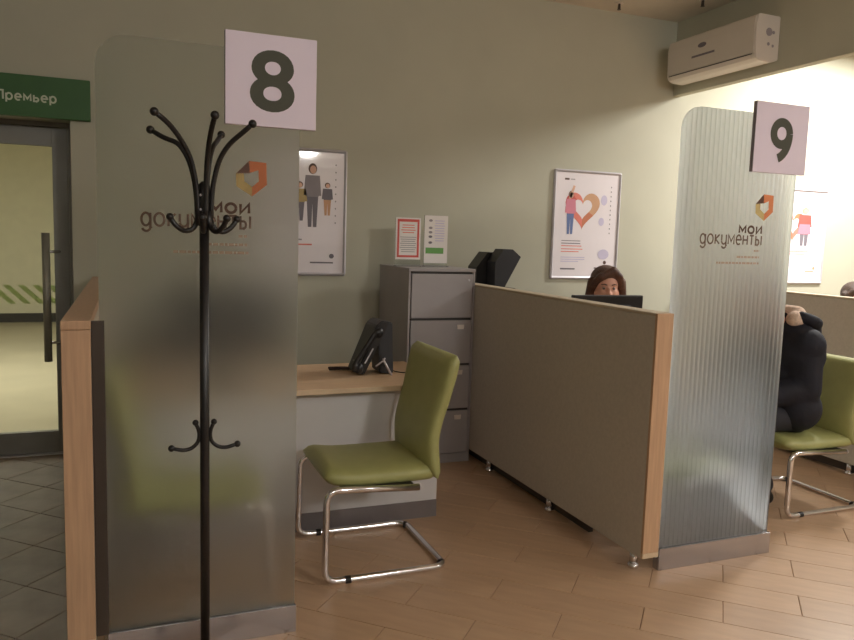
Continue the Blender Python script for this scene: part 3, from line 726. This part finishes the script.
# ------------------------------------------------------------------ people
def cap(p, q, r1, r2=None): return ('c', Vector(p), Vector(q), r1, r1 if r2 is None else r2)
def eb(c, r): return ('e', Vector(c), r)
def blob(name, prims, m, parent, voxel=.011, sm=5):
    bm = bmesh.new()
    for p in prims:
        if p[0] == 'e': ball(bm, p[1], p[2], 20, 14)
        else:
            _, a, b, r1, r2 = p; n = 14; d = b-a; u = d.normalized() if d.length > 1e-6 else Vector((0, 0, 1)); pts, rs = [], []
            for k in range(5): an = math.pi/2*(k/5); pts.append(a-u*r1*math.cos(an)); rs.append(max(.0005, r1*math.sin(an)))
            pts += [a, b]; rs += [r1, r2]
            for k in range(4, -1, -1): an = math.pi/2*(k/5); pts.append(b+u*r2*math.cos(an)); rs.append(max(.0005, r2*math.sin(an)))
            tube(bm, pts, rs, n)
    bmesh.ops.recalc_face_normals(bm, faces=bm.faces)
    me = bpy.data.meshes.new(name); bm.to_mesh(me); bm.free()
    o = bpy.data.objects.new(name, me); COL.objects.link(o)
    rm = o.modifiers.new('r', 'REMESH'); rm.mode = 'VOXEL'; rm.voxel_size = voxel
    s = o.modifiers.new('s', 'SMOOTH'); s.factor = .5; s.iterations = sm
    dg = bpy.context.evaluated_depsgraph_get(); ev = bpy.data.meshes.new_from_object(o.evaluated_get(dg))
    bpy.data.objects.remove(o); bpy.data.meshes.remove(me); ev.materials.clear(); ev.name = name
    return link(name, ev, m, parent, True)
def hand(w, d, up, side):
    """w wrist, d pointing direction, up = back of hand, side = +-1 thumb side"""
    w, d, up = Vector(w), Vector(d).normalized(), Vector(up).normalized(); s = d.cross(up)*side; pr_ = []
    pr_ += [cap(w+s*.018, w+d*.075+s*.026, .017, .015), cap(w-s*.016, w+d*.07-s*.026, .017, .013), cap(w, w+d*.08, .018, .015)]
    for off, ln in ((.03, .068), (.010, .078), (-.010, .07), (-.029, .055)):
        a = w+d*.08+s*off; b = a+d*ln*.5-up*.006; c = b+d*ln*.42-up*.022; pr_ += [cap(a, b, .0092, .0086), cap(b, c, .0086, .0072)]
    a = w+d*.025+s*.03; b = a+d*.035+s*.025-up*.008; pr_ += [cap(a, b, .012, .0105), cap(b, b+d*.03+s*.004-up*.008, .0105, .008)]
    return pr_
def head_prims(c, f, S=1.0):
    """c head centre, f facing (unit, horizontal-ish)"""
    c, f = Vector(c), Vector(f).normalized(); up = Vector((0, 0, 1)); s = f.cross(up).normalized()
    def L(a, b, z): return c+(s*a+f*b+up*z)*S
    pr_ = [eb(L(0, -.012, .03), (.077, .077, .085)), eb(L(0, .022, .02), (.068, .068, .08)), cap(L(0, .045, -.055), L(0, .05, -.075), .045, .034), cap(L(.035, .02, -.04), L(-.035, .02, -.04), .045),
           cap(L(0, .088, .008), L(0, .107, -.024), .008, .0125), cap(L(-.012, .093, -.03), L(.012, .093, -.03), .0085), cap(L(-.03, .08, .028), L(.03, .08, .028), .012),
           cap(L(-.016, .086, -.052), L(.016, .086, -.052), .0085), eb(L(0, .078, -.085), (.018, .018, .014)),
           cap(L(.074, -.01, .015), L(.074, -.012, -.02), .012), cap(L(-.074, -.01, .015), L(-.074, -.012, -.02), .012), cap(L(.036, .062, -.02), L(.03, .066, -.025), .022), cap(L(-.036, .062, -.02), L(-.03, .066, -.025), .022)]
    pr_ = [(p[0], p[1], tuple(r*S for r in p[2])) if p[0] == 'e' else (p[0], p[1], p[2], p[3]*S, p[4]*S) for p in pr_]
    return pr_, L
def face_bits(body, L):
    for sg in (-1, 1):
        e = tobj('eye', ball(bmesh.new(), L(sg*.031, .0795, .006), .0115), 'eyew', body, True)
        d = (L(sg*.031, 1, .006)-L(sg*.031, 0, .006)).normalized()
        tobj('iris', ball(bmesh.new(), L(sg*.031, .0865, .005), .0062), 'eyed', e, True)
        tobj('eyebrow', tb([L(sg*.014, .0935, .027), L(sg*.032, .093, .033), L(sg*.05, .082, .027)], [.0035, .004, .002], 6), 'hair3', body, True)
    tobj('mouth', tb([L(-.024, .087, -.053), L(-.01, .0955, -.051), L(.01, .0955, -.051), L(.024, .087, -.053)], [.002, .0045, .0045, .002], 6), 'lips', body, True)

def clerk(x, y, drop, label, hairm, long_hair=True):
    t = thing('person', label, 'person', (0, 0, 0))
    P = lambda a, b, z: Vector((x+a, y+b, z-drop*max(0, min(1, (z-.55)/.4))))
    hc = P(0, 0, 1.195); prims, L = head_prims(hc, (-.42, -1, -.12), 1.1)
    nk = P(0, .05, 1.04); ch_ = P(0, .12, .86); pv = P(0, .27, .565)
    sh = {s: P(s*.165, .1, .985) for s in (-1, 1)}; el = {s: P(s*.235, .0, .80) for s in (-1, 1)}; wr = {s: Vector((x+s*.10, y-.105, .785)) for s in (-1, 1)}
    body = prims+[cap(nk, hc+Vector((0, .02, -.06)), .05, .047), cap(nk, ch_, .06, .1), cap(ch_, pv, .1, .12)]
    legs = []
    for s in (-1, 1):
        kn = Vector((x+s*.1, y-.12, .50)); an = Vector((x+s*.1, y-.14, .1))
        body += [cap(sh[s], el[s], .042, .035), cap(el[s], wr[s], .034, .023)] + hand(wr[s], (-s*.25, -1, -.1), (0, 0, 1), -s)
        body += [cap(sh[s], nk, .045, .05), cap(pv+Vector((s*.08, 0, 0)), kn, .075, .05), cap(kn, an, .05, .033), cap(an, an+Vector((0, -.12, -.06)), .033, .026)]
        legs += [cap(pv+Vector((s*.08, 0, 0)), kn, .09, .068), cap(kn, an+Vector((0, 0, .02)), .066, .055)]
    b = blob('body', body, 'skin', t, .0085, 4); face_bits(b, L)
    top = [cap(ch_, pv+Vector((0, 0, .04)), .13, .14), cap(ch_+Vector((.07, 0, .05)), ch_+Vector((-.07, 0, .05)), .105)]
    for s in (-1, 1): top += [cap(sh[s], el[s], .058, .05), cap(el[s], el[s].lerp(wr[s], .85), .048, .036), cap(sh[s], ch_, .065, .1), cap(sh[s], nk+Vector((0, .02, -.03)), .058, .06)]
    blob('blouse', top, 'blouse', t, .012, 5); blob('trousers', legs+[cap(pv+Vector((.05, 0, 0)), pv-Vector((.05, 0, 0)), .135)], 'trouser', t, .014, 5)
    for s in (-1, 1): blob('shoe', [cap((x+s*.1, y-.11, .05), (x+s*.1, y-.26, .037), .045, .035), cap((x+s*.1, y-.12, .06), (x+s*.1, y-.14, .11), .042, .045)], 'shoe', t, .012, 3)
    hair = [eb(L(0, -.03, .045), (.108, .105, .1)), eb(L(0, -.005, .06), (.098, .092, .078)), cap(L(0, -.06, .03), L(0, -.075, -.06), .09, .08)]
    hair += [cap(L(-.03, .055, .112), L(.05, .072, .07), .03, .024), cap(L(.05, .07, .075), L(.085, .03, .02), .026, .026), cap(L(-.03, .055, .112), L(-.07, .06, .075), .03, .024), cap(L(-.07, .055, .075), L(-.09, .02, .01), .024, .028)]
    for s in (-1, 1):
        hair += [cap(L(s*.095, .012, .04), L(s*.105, -.005, -.1), .028, .034)]
        if long_hair: hair += [cap(L(s*.103, -.005, -.09), L(s*.095, .0, -.2), .034, .022)]
    if long_hair: hair += [cap(L(0, -.07, -.06), L(0, -.09, -.2), .08, .05)]
    blob('hair', hair, hairm, t, .009, 4)
    return t
clerk(3.08, 4.37, -.005, 'brown-haired clerk sitting behind a black monitor, only eyes and hair showing', 'hair')
clerk(5.75, 4.57, .105, 'clerk in the far booth, only the top of the brown hair above the partition', 'hair2')

# visitor in the navy jacket, facing -x, leaning to the desk
t = thing('person', 'seated person in a navy hooded jacket on a green chair, head behind the ribbed glass', 'person', (0, 0, 0))
px, py = 3.64, 3.315
pv = Vector((px, py, .53)); ch_ = Vector((px-.01, py, .84)); nk = Vector((px-.01, py, 1.045)); hc = Vector((px-.235, py, 1.16))
prims, L = head_prims(hc, (-1, .3, -.3))
body = prims+[cap(nk, hc+Vector((.03, 0, -.05)), .055, .05), cap(nk, ch_, .07, .12), cap(ch_, pv, .12, .13)]
jk = [cap(ch_, pv+Vector((.0, 0, .03)), .17, .17), cap(ch_+Vector((-.0, .1, .05)), ch_+Vector((-.0, -.1, .05)), .145), cap(ch_, nk+Vector((.03, 0, -.02)), .165, .11), cap(pv+Vector((-.02, .12, .05)), pv+Vector((-.02, -.12, .05)), .14)]
tr = [cap(pv+Vector((0, .06, 0)), pv-Vector((0, .06, 0)), .125)]; shoes = []
for s in (-1, 1):
    shd = Vector((px-.02, py+s*.15, .95)); elb = Vector((px-.03, py+s*.17, .70)) if s < 0 else Vector((px-.2, py+.25, .83)); wr = Vector((px-.36, py-.08, .63)) if s < 0 else Vector((px-.40, py+.32, .785))
    kn = Vector((px-.44, py+s*.1, .52)); an = Vector((px-.2, py+s*.09, .11))
    body += [cap(shd, elb, .05, .042), cap(elb, wr, .04, .027), cap(shd, nk, .05, .055), cap(pv+Vector((0, s*.09, 0)), kn, .08, .055), cap(kn, an, .055, .036), cap(an, an+Vector((-.14, 0, -.06)), .035, .028)]
    body += hand(wr, (-1, s*.1 if s > 0 else .5, -.15), (0, 0, 1), s)
    jk += [cap(shd, elb, .095, .095), cap(elb, elb.lerp(wr, .9), .09, .055), cap(shd, ch_, .11, .15), cap(shd, nk, .09, .1)]
    tr += [cap(pv+Vector((0, s*.09, 0)), kn, .098, .075), cap(kn, an+Vector((0, 0, .02)), .072, .06)]
    shoes.append([cap(an+Vector((.03, 0, -.062)), an+Vector((-.15, 0, -.073)), .045, .036), cap(an+Vector((.01, 0, -.04)), an, .045, .05)])
b = blob('body', body, 'skin', t, .009, 4); face_bits(b, L)
j = blob('jacket', jk, 'navy', t, .013, 10)
bm = bmesh.new(); hood = []
for k in range(13):   # hood lying open on the shoulders
    an = R(-125+250*k/12); hood.append((nk.x+.045+.105*math.cos(an), nk.y+.135*math.sin(an), nk.z+.045-.035*math.cos(an)))
blob('hood', [cap(a, b_, .036, .036) for a, b_ in zip(hood, hood[1:])]+[cap((nk.x+.1, nk.y-.06, nk.z-.03), (nk.x+.1, nk.y+.06, nk.z-.03), .075)], 'navy', j, .011, 4)
blob('hood_rim', [cap((a[0]-.012, a[1]*.9+nk.y*.1, a[2]+.012), (b_[0]-.012, b_[1]*.9+nk.y*.1, b_[2]+.012), .022) for a, b_ in zip(hood[3:9], hood[4:10])], 'maroon', j, .008, 2)
blob('hood_lining', [cap((nk.x-.04, nk.y-.085, nk.z+.05), (nk.x+.085, nk.y-.075, nk.z+.035), .05, .04), cap((nk.x-.04, nk.y+.075, nk.z+.05), (nk.x+.07, nk.y+.05, nk.z+.04), .05, .04), cap((nk.x+.08, nk.y-.06, nk.z+.03), (nk.x+.08, nk.y+.06, nk.z+.03), .04), cap((nk.x+.01, nk.y-.05, nk.z+.075), (nk.x+.0, nk.y+.05, nk.z+.075), .052)], 'fur', j, .01, 3)
blob('trousers', tr, 'trouser', t, .014, 4)
for s_ in shoes: blob('shoe', s_, 'shoe', t, .011, 3)
hair = [eb(L(0, -.022, .05), (.09, .092, .092)), eb(L(0, .0, .07), (.08, .08, .068)), cap(L(0, -.06, .03), L(0, -.07, -.05), .07, .055)]
for s in (-1, 1): hair += [cap(L(s*.03, .05, .105), L(s*.08, .015, .03), .028, .022), cap(L(s*.08, .005, .03), L(s*.082, -.02, -.05), .022, .022)]
blob('hair', hair, 'hair3', t, .01, 4)

# hall tube lights behind the camera (mirrored in the left poster)
for k, (x, y) in enumerate(((3.9, -6.45), (4.5, -8.6))):
    o = thing('ceiling_light', ('twin tube ceiling light in the middle of the hall', 'twin tube ceiling light at the far end of the hall')[k], 'ceiling light', (x, y, CZ), 'hall tube lights')
    tobj('housing', bx(-.62, .62, -.1, .1, -.05, -.001, .005), 'white', o); tobj('diffuser', bx(-.6, .6, -.08, .08, -.07, -.05, .01), 'lampglow', o)
